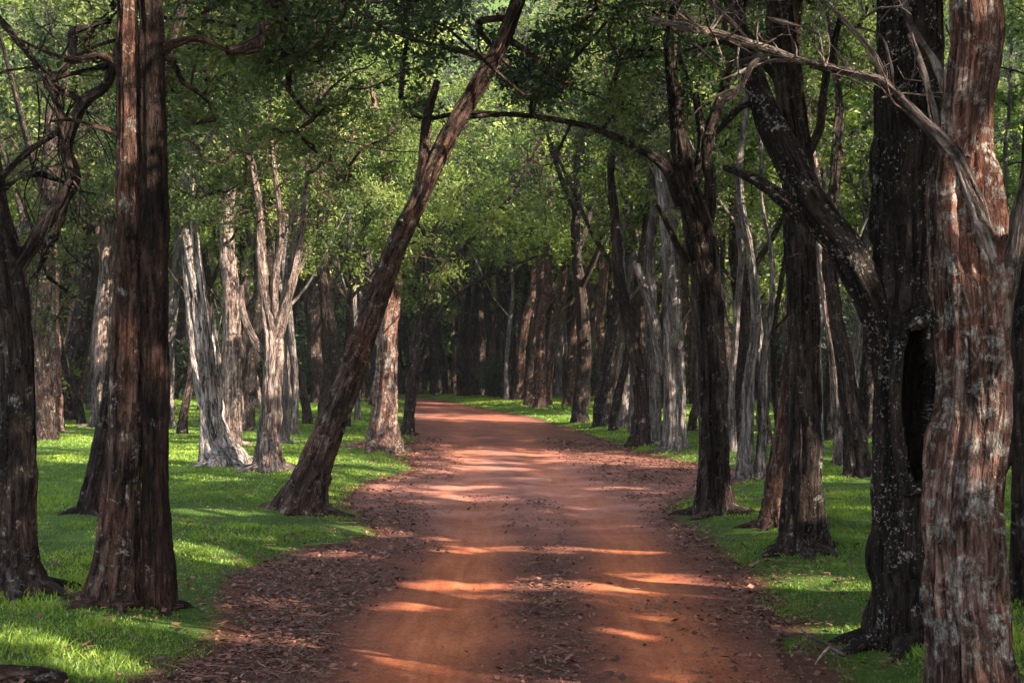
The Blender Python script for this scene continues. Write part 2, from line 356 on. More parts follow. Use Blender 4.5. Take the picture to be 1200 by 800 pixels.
# ------------------------------------------------------------------ tubes, leaves, crowns
def resample(P, R, step):
    P = np.asarray(P, float); R = np.asarray(R, float)
    d = np.concatenate([[0], np.cumsum(np.linalg.norm(np.diff(P, axis=0), axis=1))])
    n = max(3, int(d[-1]/step)+1); t = np.linspace(0, d[-1], n)
    # Catmull-Rom through the points
    Pe = np.vstack([2*P[0]-P[1], P, 2*P[-1]-P[-2]])
    k = np.clip(np.searchsorted(d, t, side='right')-1, 0, len(P)-2)
    u = ((t-d[k])/np.maximum(d[k+1]-d[k], 1e-6))[:, None]
    p0, p1, p2, p3 = Pe[k], Pe[k+1], Pe[k+2], Pe[k+3]
    Q = 0.5*((2*p1)+(-p0+p2)*u+(2*p0-5*p1+4*p2-p3)*u*u+(-p0+3*p1-3*p2+p3)*u**3)
    return Q, np.interp(t, d, R), t
class Buf:
    def __init__(s): s.V = []; s.F = []; s.C = []; s.n = 0
    def add(s, V, F, C):
        s.V.append(V); s.F.append(F+s.n); s.C.append(C); s.n += len(V)
    def build(s, name, mat, parent, **kw):
        return mesh_obj(name, np.vstack(s.V), [np.vstack(s.F)], [mat], parent, attrs={'bark_co': np.vstack(s.C)}, **kw)
def tube(buf, P, R, step=0.1, seg=12, flute=0.0, knots=0.0, seed=0, wob=0.0, flare=0.0):
    Q, r, s = resample(P, R, step); n = len(Q)
    if wob:
        w = wob*np.stack([fbm(s*1.1, 0, 0, seed+1), fbm(s*1.1, 5, 0, seed+2), 0*s], -1)*np.minimum(1, s/1.0)[:, None]; Q = Q+w
    T = np.gradient(Q, axis=0); T /= np.linalg.norm(T, axis=1)[:, None]+1e-9
    u = np.cross(T[0], [0, 1, 0.01]); u /= np.linalg.norm(u); U = np.zeros_like(Q)
    for i in range(n):
        u = u-T[i]*(u@T[i]); u /= np.linalg.norm(u); U[i] = u
    Vv = np.cross(T, U)
    th = np.linspace(0, 2*math.pi, seg, endpoint=False); c, sn = np.cos(th), np.sin(th)
    S = s[:, None]+0*th
    rr = np.repeat(r[:, None], seg, 1)
    if flute:
        f1 = noise(c*1.5, sn*1.5, S*0.45, seed); f2 = noise(c*3.4, sn*3.4, S*0.7, seed+5); f3 = fbm(c*7, sn*7, S*1.6, seed+6); f4 = 1-2*np.abs(fbm(c*5, sn*5, S*0.9, seed+8, 2)); f5 = 1-np.minimum(1, np.abs(noise(c*2.6, sn*2.6, S*0.5, seed+15))/0.16)
        rr = rr*(1+flute*(0.9*f1+0.5*f2-0.25*np.abs(f2)+0.45*f3+0.45*f4-0.95*f5))
        f6 = 1-np.minimum(1, np.abs(fbm(c*4.6, sn*4.6, S*0.7, seed+51, 2))/0.10); f7 = 1-np.minimum(1, np.abs(noise(c*8, sn*8, S*1.1, seed+52))/0.2)
        rr = rr-np.minimum(0.020, 0.09*r.max())*f6-np.minimum(0.012, .05*r.max())*f7
        rr = rr+0.014*fbm(rr*c*16, rr*sn*16, S*7, seed+31)*min(1, flute/0.12)
    if knots:
        kn = noise(c*1.6, sn*1.6, S*2.4, seed+9); rr = rr*(1+knots*np.clip(kn-0.30, 0, 1)*1.8-knots*0.8*np.clip(noise(c*1.9, sn*1.9, S*3.1, seed+29)-0.5, 0, 1)*2)
    if flare:
        lob = 0.55+0.45*np.cos(th*5+seed)+0.5*noise(c*2, sn*2, 0, seed+3)
        rr = rr*(1+flare*np.exp(-np.maximum(S-0.30, 0)/0.32)*np.clip(lob, 0, 2)[None, :])
    V = Q[:, None, :]+rr[..., None]*(c[None, :, None]*U[:, None, :]+sn[None, :, None]*Vv[:, None, :])
    C = np.stack([rr*c, rr*sn, S+seed*3.7], -1)
    i = np.arange(n*seg).reshape(n, seg); j = np.roll(i, -1, 1)
    F = np.stack([i[:-1], j[:-1], j[1:], i[1:]], -1).reshape(-1, 4)
    V = V.reshape(-1, 3); C = C.reshape(-1, 3)
    # end cap as a ring of quads onto a small tip
    tipV = np.repeat((Q[-1]+T[-1]*r[-1]*0.5)[None], seg, 0); V = np.vstack([V, tipV]); C = np.vstack([C, C[-seg:]])
    k = np.arange(seg)+n*seg; l = i[-1]
    F = np.vstack([F, np.stack([l, np.roll(l, -1), np.roll(k, -1), k], -1)])
    buf.add(V, F, C); return Q, r
def leaf_quads(Cn, L, Wd, rng, droop=0.35):
    n = len(Cn)
    a = rng.normal(size=(n, 3)); a[:, 2] = a[:, 2]*0.7-droop; a /= np.linalg.norm(a, axis=1)[:, None]
    b_ = rng.normal(size=(n, 3)); b_ -= a*(b_*a).sum(1)[:, None]; b_ /= np.linalg.norm(b_, axis=1)[:, None]
    nn = np.cross(a, b_); s = rng.uniform(0.5, 1.45, (n, 1))
    L = L*s; Wd = Wd*s; f = nn*Wd*0.25
    V = np.stack([Cn-a*L*0.5, Cn+b_*Wd*0.5+f-a*L*0.08, Cn+a*L*0.5, Cn-b_*Wd*0.5+f-a*L*0.08], 1).reshape(-1, 3)
    return V
# how low leaves may hang in front of the camera, by depth (px x, px y)
LOW_NEAR = np.array([(-300,520),(0,440),(85,410),(118,300),(130,200),(200,225),(300,260),(420,300),(470,190),(560,120),(620,150),(780,175),(870,120),(930,45),(1010,40),(1100,-40),(1500,-40)], float)
LOW_MID = np.array([(-300,480),(0,460),(130,440),(215,290),(330,300),(420,390),(540,370),(560,260),(640,170),(740,200),(800,320),(1000,330),(1300,360)], float)
def allowed(P, pad=0.0):
    if P[1] < 0.5: return np.linalg.norm(P-np.array([0, 0, CAMZ])) > 3.5
    px = CX+FPX*P[0]/P[1]; py = CY-FPX*(P[2]-CAMZ)/P[1]; pr = FPX*pad/P[1]
    if px < -250 or px > 1450: return True
    if py+pr < -20: return True
    if P[1] < 6: return False
    if 7 < P[1] < 17.6:
        for (ax, ay, bx, by, w_) in [(500,215,548,125,34),(548,125,592,40,30),(592,40,615,-20,26)]:
            u = np.clip(((px-ax)*(bx-ax)+(py-ay)*(by-ay))/((bx-ax)**2+(by-ay)**2), 0, 1)
            if math.hypot(px-ax-u*(bx-ax), py-ay-u*(by-ay)) < w_+pr*.6: return False
    T_ = LOW_NEAR if P[1] < 19 else LOW_MID
    if P[1] > 34: return True
    return py+pr < np.interp(px, T_[:, 0], T_[:, 1])
def crown_mesh(name, parent, nodes, clumps, leafL, leafW, nleaf, cr, seed, leafm, barkm, cull=True, seg=5, gate=True, twig=0.006, off=None):
    """nodes: points on the wood; clumps: centres of leaf clumps"""
    rng = np.random.default_rng(seed)
    nodes = [np.asarray(p, float) for p in nodes]; n0 = len(nodes)
    par = [-1]*n0; cl = [np.asarray(c, float) for c in clumps if (not gate) or allowed(c, cr*0.7)]
    if not cl: return None
    base = np.mean(nodes, 0); dn = [min(np.linalg.norm(c-p) for p in nodes) for c in cl]
    order = np.argsort(dn); ids = []
    A = np.array(nodes)
    for k in order:
        c = cl[k]; d = np.linalg.norm(A-c, axis=1) + 0.25*np.clip(A[:, 2]-c[2]+0.3, 0, 9)
        j = int(np.argmin(d)); ids.append((len(A), j, c)); A = np.vstack([A, c]); par.append(j)
    cnt = np.zeros(len(A))
    for i, j, c in reversed(ids):
        cnt[i] += 1; cnt[j] += cnt[i]
    buf = Buf()
    for i, j, c in ids:
        p0 = A[j]; d = np.linalg.norm(c-p0)
        if d < 0.05: continue
        m1 = p0+(c-p0)*0.35+rng.normal(size=3)*0.10*d+np.array([0, 0, 0.06*d]); m2 = p0+(c-p0)*0.7+rng.normal(size=3)*0.08*d
        r1 = min(twig*cnt[i]**0.48*1.2, 0.030 if twig < .008 else 0.08); r0 = min(r1*1.35, 0.11)
        tube(buf, [p0, m1, m2, c], [r0, (r0+r1)/2, r1, twig*0.8], step=max(0.12, d/6), seg=seg, seed=i)
    LV = []; TT = []; SV = []
    o3 = np.zeros(3) if off is None else off
    toff = rng.uniform(-.12, .12)
    for i, j, c in ids:
        k = max(8, int(nleaf*rng.uniform(0.35, 1.6))); ns = max(3, int(k/13)); R_ = cr*rng.uniform(0.8, 1.5)
        e = rng.normal(size=(ns, 3))*np.array([1, 1, .55]); e /= np.linalg.norm(e, axis=1)[:, None]; ln = R_*rng.uniform(.5, 1.25, ns)
        c0 = A[j]+(c-A[j])*rng.uniform(.55, 1.0, (ns, 1))
        q = rng.integers(0, ns, k); t = rng.uniform(.15, 1.0, k)
        pts = c0[q]+e[q]*(ln[q]*t)[:, None]; pts[:, 2] -= 0.35*ln[q]*t*t; pts += rng.normal(size=(k, 3))*(leafL*.45+.018)
        LV.append(pts)
        tn = 0.5+0.75*fbm((pts[:, 0]+o3[0])*.55, (pts[:, 1]+o3[1])*.55, (pts[:, 2])*.8, 71, 2)+toff
        TT.append(np.clip(tn+rng.uniform(-.22, .22), 0, 1))
        w = twig*.55; a1 = c0+e*ln[:, None]*.55-np.array([0, 0, 1])*(0.12*ln)[:, None]; a2 = c0+e*ln[:, None]-np.array([0, 0, 1])*(0.35*ln)[:, None]
        up = np.cross(e, rng.normal(size=(ns, 3))); up /= np.linalg.norm(up, axis=1)[:, None]+1e-6; up *= w
        SV.append(np.stack([c0-up, c0+up, a1+up*.7, a1-up*.7], 1).reshape(-1, 3)); SV.append(np.stack([a1-up*.7, a1+up*.7, a2+up*.2, a2-up*.2], 1).reshape(-1, 3))
    P = np.vstack(LV); TT = np.concatenate(TT)
    sv = np.vstack(SV); buf.add(sv, np.arange(len(sv)).reshape(-1, 4), sv.copy())
    if cull or off is not None:
        kp = sun_keep(P if off is None else P+off, rng); P = P[kp]; TT = TT[kp]
    V = leaf_quads(P, leafL, leafW, rng); F = np.arange(len(V)).reshape(-1, 4)
    nb = buf.n; BV = np.vstack(buf.V) if nb else np.zeros((0, 3)); BF = np.vstack(buf.F) if nb else np.zeros((0, 4), int)
    BC = np.vstack(buf.C) if nb else np.zeros((0, 3))
    return mesh_obj(name, np.vstack([BV, V]), [BF, F+nb], [barkm, leafm], parent,
        attrs={'bark_co': np.vstack([BC, np.zeros((len(V), 3))]), 'tint': np.concatenate([np.zeros(nb), np.repeat(TT, 4)])},
        midx=np.concatenate([np.zeros(len(BF)), np.ones(len(F))]), smooth=False)
def ell(rng, c, rad, n, p=0.5):
    q = rng.normal(size=(n, 3)); q /= np.linalg.norm(q, axis=1)[:, None]; q *= rng.uniform(0, 1, (n, 1))**p
    return np.asarray(c)+q*np.asarray(rad)

def hero(name, label, pts, mat='brown', limbs=(), top=10.5, seg=40, flute=0.16, knots=0.25, flare=0.25, seed=1, crown=None, group=None,
         leaf='mid', Y=None, stems=(), lean=None, extra=(), step=0.06, wob=0.0, limbmat=None, stemmat=None, twigs=None):
    """pts: (px, py, width px) from the base upwards; stems: further trunks of the same tree"""
    rng = np.random.default_rng(seed)
    bp = ground_pt(pts[0][0], pts[0][1]) if Y is None else np.array([(pts[0][0]-CX)*Y/FPX, Y, 0])
    Yb = bp[1]; root = empty(name, (bp[0], bp[1], float(gz(bp[0], bp[1])))); tag(root, label, 'tree', group)
    nodes = []
    def wood(pl, Y0, ext, nm, seg_, fl, kn, fr, sd, isbase, mt=None):
        P = [at(p[0], p[1], Y0+(p[3] if len(p) > 3 else 0)) for p in pl]; R = [p[2]*0.5*Y0/FPX for p in pl]
        if isbase:
            d = P[1]-P[0]; P.insert(0, P[0]-np.array([0, 0, 0.30])); R.insert(0, R[0]*1.05)
        if ext and P[-1][2] < ext:
            d = P[-1]-P[-2]; d /= np.linalg.norm(d); z0 = P[-1][2]; r0 = R[-1]
            while P[-1][2] < ext-0.2:
                d = d*0.8+np.array([rng.normal()*0.12, rng.normal()*0.12, 0.35]); d /= np.linalg.norm(d)
                P.append(P[-1]+d*0.9); f = (P[-1][2]-z0)/(ext-z0); R.append(max(0.035, r0*(1-0.8*f)))
        bf = Buf(); Q, r = tube(bf, P, R, step=step if isbase else step*0.9, seg=seg_, flute=fl, knots=kn, seed=sd, flare=fr, wob=wob)
        if isbase:
            r1 = R[1]; g0 = P[1]; na = int(rng.integers(4, 7)); a0 = rng.uniform(0, 6.28)
            for k_ in range(na):
                a_ = a0+k_*6.283/na+rng.normal()*.25; e1 = np.array([math.cos(a_), math.sin(a_)]); b2 = a_+rng.normal()*.5; e2 = np.array([math.cos(b2), math.sin(b2)]); ln = r1*rng.uniform(1.2, 2.6)
                pts_ = []
                for (o_, h_) in ((.35*r1, .55*r1), (.85*r1, .16*r1), (r1+.3*ln, .02), (r1+.65*ln, -.015), (r1+ln, -.07)):
                    p2 = g0[:2]+e1*min(o_, r1*1.1)+e2*max(0, o_-r1*1.1); pts_.append(np.array([p2[0], p2[1], float(gz(p2[0], p2[1]))+h_]))
                tube(bf, pts_, [r1*.42, r1*.34, r1*.20, r1*.12, r1*.04], step=.04, seg=12, flute=.22, knots=.2, seed=sd+k_)
        bf.build(nm, B[mt or mat], root); return Q
    Q = wood(pts, Yb, top, 'trunk', seg, flute, knots, flare, seed, True); nodes += [q for q in Q[::12] if q[2] > 3.2]
    for k, st in enumerate(stems):
        Q2 = wood(st, Yb, top-0.8, 'trunk', seg, flute, knots, flare, seed+20+k, True, stemmat); nodes += [q for q in Q2[::12] if q[2] > 3.2]
    for k, lb in enumerate(limbs):
        ext = lb[0] if not isinstance(lb[0], tuple) else None
        pl = lb[1:] if ext is not None else lb
        Q3 = wood(pl, Yb, ext, 'limb', max(10, seg//2), flute*0.7, knots*0.8, 0, seed+40+k, False, limbmat); nodes += [q for q in Q3[len(Q3)//3::8]]
    if twigs:
        bf = Buf()
        for (ax, ay, bx, by, cnt_, L_) in twigs:
            for k in range(cnt_):
                t = rng.uniform(); x0, y0 = ax+(bx-ax)*t, ay+(by-ay)*t; a_ = rng.uniform(-2.7, -.3) if L_ > 0 else rng.uniform(.9, 2.2); l = abs(L_)*rng.uniform(.4, 1.2)
                pl = [at(x0, y0, Yb-.05)]; dz = rng.normal()*.3
                for m_ in range(4):
                    a_ += rng.normal()*.35; x0 += math.cos(a_)*l/4; y0 -= -math.sin(a_)*l/4; pl.append(at(x0, y0, Yb-.05+dz*(m_+1)/4))
                tube(bf, pl, [2.6*.5*Yb/FPX, 2.2*.5*Yb/FPX, 1.8*.5*Yb/FPX, 1.4*.5*Yb/FPX, .9*.5*Yb/FPX], step=.06, seg=6, seed=k)
                for j in range(2):
                    p0 = pl[2+j]; e = rng.normal(size=3); e[2] = abs(e[2])*(1 if L_ > 0 else -1); e /= np.linalg.norm(e); e *= l*.5*Yb/FPX
                    tube(bf, [p0, p0+e*.5+rng.normal(size=3)*.02, p0+e], [1.5*.5*Yb/FPX, 1.2*.5*Yb/FPX, .8*.5*Yb/FPX], step=.06, seg=5, seed=k)
        bf.build('twigs', B[limbmat or mat], root)
    if crown:
        for cc in (crown if isinstance(crown, list) else [crown]):
            c, rad, n = cc[:3]; c = np.array([bp[0]+c[0], bp[1]+c[1], c[2]])
            cl = ell(rng, c, rad, n); o = dict(leafL=0.082, leafW=0.038, nleaf=190, cr=0.42); o.update(cc[3] if len(cc) > 3 else {})
            crown_mesh('crown', root, nodes, list(cl), seed=seed*3+1, leafm=LEAF[leaf], barkm=B['dark' if mat in ('black', 'dark') else 'brown'], **o)
    return root, nodes

CR = lambda dx, dy, z, rx, ry_, rz, n, **o: ((dx, dy, z), (rx, ry_, rz), n, o)
# ---- the trees one can single out, left of the road
hero('tree', 'dark trunk at the left edge of the picture, its crooked limbs bending over', 
     [(15,692,78),(17,650,52),(18,600,44),(20,500,38),(18,400,36),(8,320,38),(-12,240,40),(-25,120,38)], 'dark', seed=11, top=9.5, flute=.2, leaf='olive', twigs=[(20,40,100,120,8,-150),(40,95,70,95,4,-260),(30,60,120,75,8,70),(86,212,60,260,4,-90)],
     limbs=[[(12,330,17.2),(50,268,17.2),(86,212,15.6),(78,170,14.0),(98,120,14.0),(126,98,10.9),(140,50,7.0)], [(78,165,9.4),(60,100,8.6),(30,60,7.8),(-10,10,6.2)], [(98,118,7.8),(60,95,7.0),(130,76,5.5)],
            [(-20,230,9.4),(30,180,7.0),(70,150,4.7),(90,100,3.1)], [(60,96,5.5),(100,60,4.7),(160,40,3.1)]],
     crown=[CR(0.0, 1.6, 6.8, 3.4, 1.8, 2.8, 110, nleaf=80, leafL=.06, leafW=.028), CR(-0.1, 0.7, 2.55, 1.15, .6, .95, 44, nleaf=75, leafL=.045, leafW=.020, cr=.3)])
hero('tree', 'twin-stemmed brown tree in the left foreground, its two tall stems standing side by side',
     [(130,706,58.1),(136,660,49.6),(141,600,44.5),(146,500,37.6),(148,400,35.9),(150,300,30.8),(151,200,29.1),(150,100,25.7),(150,0,23.0)], 'brown', seed=12, top=10, flute=.13, knots=.1, seg=56,
     stems=[[(186,706,39.3),(184,640,34.2),(182,560,32.5),(182,460,32.5),(181,350,30.8),(180,200,30.8),(178,80,29.1),(176,0,27.4)]], stemmat='umber', step=.04,
     limbs=[[(150,85,10.3),(120,66,8.6),(80,70,6.8),(30,50,4.3),(10,40,2.5)], [(180,60,10.3),(230,45,7.7),(270,60,5.1),(300,50,3.4)], [(146,160,6.8),(120,150,5.9),(80,140,4.3),(60,142,2.5)]],
     crown=[CR(0.3, 0.0, 7.6, 3.8, 3.0, 3.2, 150, nleaf=130), CR(1.1, 1.3, 4.6, 1.9, 1.0, 1.1, 60, nleaf=110, leafL=.06, leafW=.027, cr=.34)], leaf='deep')
hero('tree', 'slanting dark trunk half hidden behind the twin-stemmed tree', [(106,600,34),(116,540,24),(130,460,20),(150,330,18),(170,200,16)], 'dark', seed=13, top=9, crown=CR(0.3, 0.5, 7.8, 2.6, 2.6, 2.4, 70))
hero('tree', 'slim reddish trunk standing alone in the grass near the left edge', [(60,508,26),(61,470,20),(62,400,17),(58,300,16),(60,200,14)], 'red', seed=14, top=10, crown=CR(0, 0, 8.0, 3.4, 3.0, 3.2, 80), leaf='olive')
hero('tree', 'pale slender trunk behind the twin-stemmed tree, on its left side', [(117,500,24),(118,460,20),(120,380,20),(126,300,17),(122,200,15)], 'pink', seed=15, top=11, crown=CR(0, 0, 8.5, 3.4, 3.0, 3.0, 80), leaf='olive')
hero('tree', 'white barked tree with a split, twisting trunk in the sunny grass',
     [(264,546,49.9),(252,510,31.0),(246,460,23.2),(240,400,18.9),(233,340,15.5),(226,290,16.3),(222,240,14.6),(224,180,12.9),(218,120,12.0),(200,60,10.3)], 'white', seed=16, top=10, flute=.3, seg=36,
     stems=[[(258,540,29.2),(244,480,18.9),(230,420,12.9),(222,350,10.3),(219,290,10.3),(222,255,7.7)]], limbs=[[(224,200,7.7),(250,150,6.9),(275,110,4.3)], [(222,180,6.0),(205,120,5.2),(195,70,4.3)]],
     crown=CR(0, -0.6, 7.6, 3.8, 2.8, 3.4, 150), leaf='mid')
hero('tree', 'pinkish grey straight trunk just right of the white barked tree', [(270,522,25.6),(272,450,20.8),(271,350,19.2),(266,280,16.0),(268,200,14.4),(262,120,11.2)], 'pink', seed=17, top=12, flute=.15, crown=CR(0, -0.8, 8.2, 3.4, 3.0, 3.8, 120), leaf='mid')
hero('tree', 'pale forked tree whose trunk splits in a V above head height',
     [(315,550,36.8),(314,510,25.6),(318,450,22.4),(320,400,20.8),(312,350,12.8),(306,300,10.4),(303,240,8.8),(290,160,7.2)], 'pink', seed=18, top=9, flute=.28, seg=32,
     limbs=[[9.0,(322,405,14.4),(334,360,12.0),(345,320,9.6),(354,265,7.2),(360,200,5.6)], [(316,425,10.4),(296,395,8.8),(285,365,6.4),(283,335,4.8)], [8.5,(324,390,11.2),(322,330,9.6),(330,270,8.0),(322,200,6.4)]],
     crown=CR(0.2, -0.9, 7.4, 3.4, 2.4, 3.4, 170), leaf='mid')
hero('tree', 'thin pale trunk close on the right of the forked tree', [(333,518,14.4),(333,470,11.7),(331,400,10.8),(338,320,9.9),(345,240,9.0)], 'grey', seed=19, top=11, crown=CR(0.3, -0.6, 8.0, 3.0, 3.0, 3.4, 90))
hero('tree', 'big leaning tree that slants up and over the road from the left verge',
     [(352,600,54.6),(364,560,40.1),(386,500,33.9),(407,450,30.6),(424,400,28.1),(446,340,25.9),(464,290,23.6),(488,240,22.2),(508,195,20.9),(534,145,20.3),(560,100,19.7),(590,45,17.8),(612,-10,15.9),(650,-80,14.2)], 'brown', seed=20, top=9.8, flute=.14, seg=48, flare=.35,
     limbs=[[(470,280,16.7),(490,230,14.9),(497,180,13.0),(500,140,11.2),(512,95,8.4)], [(575,70,9.3),(540,60,6.5),(480,45,4.7),(430,20,3.7),(390,-10,2.8)], [(594,45,8.4),(630,70,5.6),(660,110,3.7)], [(600,20,8.4),(560,30,7.4),(600,82,3.7)]],
     crown=[CR(2.4, 0.6, 8.0, 4.4, 3.4, 2.6, 190), CR(-1.6, 0.8, 7.0, 2.6, 2.2, 2.6, 80)], leaf='deep')
hero('tree', 'short reddish trunk on the grassy tongue beside the road, behind the leaning tree', [(446,528,44),(450,490,30),(452,440,24),(455,390,20),(462,330,18),(455,260,16)], 'red', seed=21, top=9.0, seg=32, crown=CR(0.2, -0.6, 6.4, 3.0, 2.4, 3.2, 150), leaf='light')
hero('tree', 'slim dark trunk left of the bend carrying the bright crown that hangs over the road',
     [(478,509,15),(480,480,12),(484,430,11),(492,380,10),(500,330,9)], 'dark', seed=22, top=10.5, seg=20, limbs=[[8.0,(492,380,8),(520,320,7),(560,270,6),(600,230,5)], [(488,410,6),(530,350,5),(580,320,4),(630,300,3)]],
     crown=[CR(3.0, -0.3, 7.6, 3.4, 2.2, 2.4, 150, nleaf=120, leafL=.12, leafW=.058, cr=.5)], leaf='light')
# ---- right of the road
hero('tree', 'pale grey fluted trunk on the far side of the path mouth, right of the road', [(790,526,30.2),(791,490,23.8),(790,430,22.3),(788,370,20.9),(786,310,19.4),(780,230,17.3)], 'grey', seed=31, top=12, flute=.3, crown=CR(0, 0, 8.2, 3.6, 3.2, 4.0, 130), leaf='mid', flare=.12,
     limbs=[[(778,440,13),(768,380,12),(756,340,11),(746,310,10)]])
hero('tree', 'dark trunk leaning left, next to the pale grey fluted trunk', [(748,522,24),(752,480,17),(748,430,16),(738,380,15),(726,330,14)], 'dark', seed=32, top=10, flute=.2, crown=CR(0, 0, 8.6, 3.2, 3.0, 3.0, 80), leaf='mid')
hero('tree', 'mottled grey trunk between the dark leaning one and the pale fluted one', [(764,520,20.8),(766,470,16.0),(764,400,15.2),(762,330,12.8)], 'grey', seed=33, top=11, flute=.25, crown=CR(0, 0, 9.0, 3.0, 3.0, 3.0, 60))
hero('tree', 'dark brown tree at the road edge whose arching limb reaches left over the road',
     [(838,602,48.4),(837,560,37.2),(836,500,33.5),(835,440,31.6),(832,380,31.6),(826,320,33.5),(818,270,33.5),(806,225,26.0),(798,180,18.6),(792,130,14.0)], 'dark', seed=34, top=9.5, flute=.24, seg=44,
     limbs=[[(800,240,16.7),(782,198,13.0),(755,178,10.2),(715,158,8.4),(680,146,6.5),(630,137,5.6),(590,134,4.7),(548,138,3.7)], [9.0,(824,290,16.7),(832,220,14.9),(828,170,13.0),(850,100,11.2)],
            [(830,330,9.3),(800,300,8.4),(780,260,6.5),(770,240,3.7)], [(670,143,4.7),(655,175,3.7),(645,197,2.8)], [(815,210,11.2),(822,160,9.3),(815,110,7.4)]],
     crown=[CR(-1.4, 0.0, 7.4, 4.0, 3.2, 3.0, 210)], leaf='deep')
hero('tree', 'grey trunk leaning right, seen between the arching tree and the stout trunks', [(872,562,20.2),(876,500,14.4),(878,440,12.2),(886,380,10.8),(880,300,8.6)], 'grey', seed=35, top=10, flute=.25, stems=[[(890,560,14.4),(893,500,9.4),(894,430,7.9),(905,350,6.5)]], crown=CR(0, 0, 8.6, 3.0, 3.0, 2.6, 70))
hero('tree', 'reddish slanting trunk tucked behind the stout dark trunk right of the road', [(906,616,38),(912,560,28),(922,490,24),(930,420,22),(936,330,20)], 'brown', seed=36, top=9, flute=.2, crown=CR(0, 0, 8.2, 2.8, 2.8, 2.4, 70))
hero('tree', 'stout dark trunk on the right verge between the arching tree and the hollow one',
     [(940,647,55.1),(941,600,45.6),(942,540,41.8),(942,450,39.9),(941,350,38.0),(938,260,36.1),(935,180,36.1),(925,90,32.3),(915,0,30.4)], 'dark', seed=37, top=10, flute=.18, seg=48,
     limbs=[[(936,200,13.3),(960,150,11.4),(968,90,9.5),(985,20,7.6)], [(925,110,11.4),(890,70,8.5),(850,50,5.7),(800,60,3.8)]],
     crown=[CR(-0.6, 0.3, 8.0, 3.4, 3.2, 2.6, 110)], leaf='deep')
hero('tree', 'crooked dark trunk leaning left, in the grass behind the hollow tree', [(1006,558,28),(1000,500,22),(990,430,18),(978,360,16),(972,300,14)], 'dark', seed=38, top=10, flute=.3, crown=CR(0, 0, 8.6, 3.0, 3.0, 2.8, 70))
hero('tree', 'pale thin trunk slanting right, behind the hollow tree', [(985,545,14.4),(980,480,10.4),(976,420,9.6),(965,330,8.8)], 'pink', seed=39, top=10, flute=.25, crown=CR(0, 0, 8.6, 3.0, 3.0, 2.8, 60))
hr, hn = hero('tree', 'massive black white-speckled trunk with a deep dark hollow and a thick limb slanting left',
     [(1060,752,82),(1060,700,74),(1058,640,74),(1060,560,74),(1062,480,76),(1063,400,76),(1065,300,78),(1066,200,80),(1066,100,76),(1066,0,72)], 'black', seed=40, top=10.5, flute=.08, knots=.30, seg=120, step=.03,
     limbs=[[8.5,(1043,560,8.2,.02),(1040,490,19.7,.0),(1038,430,31.2,.0),(1032,380,41.0,.0),(1014,335,43.5),(990,290,42.6),(955,245,41.0),(925,190,36.1),(900,140,31.2),(884,92,26.2),(868,40,19.7)], [(960,262,22),(920,235,18),(885,210,13),(848,196,6)], [(905,120,10),(870,125,8),(840,155,6)]],
     crown=[CR(-0.5, 0.5, 7.8, 3.4, 3.0, 2.8, 120)], leaf='deep')
hero('tree', 'red barked foreground tree patched with pale lichen, a long bare limb reaching left',
     [(1142,850,96.7),(1141,800,89.3),(1139,740,81.8),(1134,690,81.8),(1133,600,81.8),(1134,540,78.1),(1137,470,74.4),(1140,400,74.4),(1136,300,65.1),(1134,200,59.5),(1134,100,57.7),(1138,0,57.7)], 'red', seed=47, top=10.5, flute=.20, knots=.36, seg=110, step=.025, wob=.05, flare=.04, limbmat='pink', twigs=[(1100,152,960,74,9,90),(960,74,800,34,11,80),(1060,60,1010,10,4,60),(900,60,780,30,5,-60)],
     limbs=[[(1140,430,26,.0),(1168,375,36,-.05),(1170,325,30,-.10),(1158,270,25,-.15),(1147,230,22,-.16),(1130,188,19,-.14),(1100,152,16,-.09),(1062,118,14,-.04),(1035,95,12),(990,84,9),(945,72,9),(900,58,8),(850,42,7),(810,33,6),(768,24,5)],
            [(1132,188,13,-.1),(1112,120,11,.1),(1090,70,9,.2),(1062,30,7,.2),(1048,-20,6,.3)], [(1040,97,8),(1020,60,6),(990,25,5),(960,-5,4)], [(1100,150,8),(1085,90,6),(1068,40,5)],
            [(1150,420,22,0),(1176,350,26,-.06),(1186,300,20,-.2),(1196,240,18,-.3),(1206,190,16,-.4),(1215,100,14,-.5)], [(945,72,5),(900,72,4),(860,88,4),(820,100,3)], [(905,60,5),(882,75,5),(870,100,4),(840,128,3)],
            [(880,50,4),(850,20,3),(820,-10,3)], [(1045,100,6),(1043,70,5),(1030,40,4),(985,28,3)], [(870,100,4),(830,118,3),(800,150,2)], [(1000,86,4),(960,40,3),(900,20,2),(870,-10,2)]],
     crown=[CR(0.6, 0.0, 7.4, 3.4, 3.0, 2.6, 150, nleaf=120)], leaf='mid')
hero('tree', 'dark trunk cut by the right edge of the picture, beyond the red barked tree', [(1206,704,44),(1204,640,38),(1203,540,36),(1204,420,36),(1210,300,34),(1220,150,32)], 'dark', seed=42, top=9.5, flute=.2,
     limbs=[[(1200,505,16),(1186,530,12),(1172,560,6)], [(1204,330,10),(1185,300,8),(1150,280,4)]], crown=CR(0.5, 0, 7.6, 3.2, 3.0, 2.8, 110), leaf='mid')

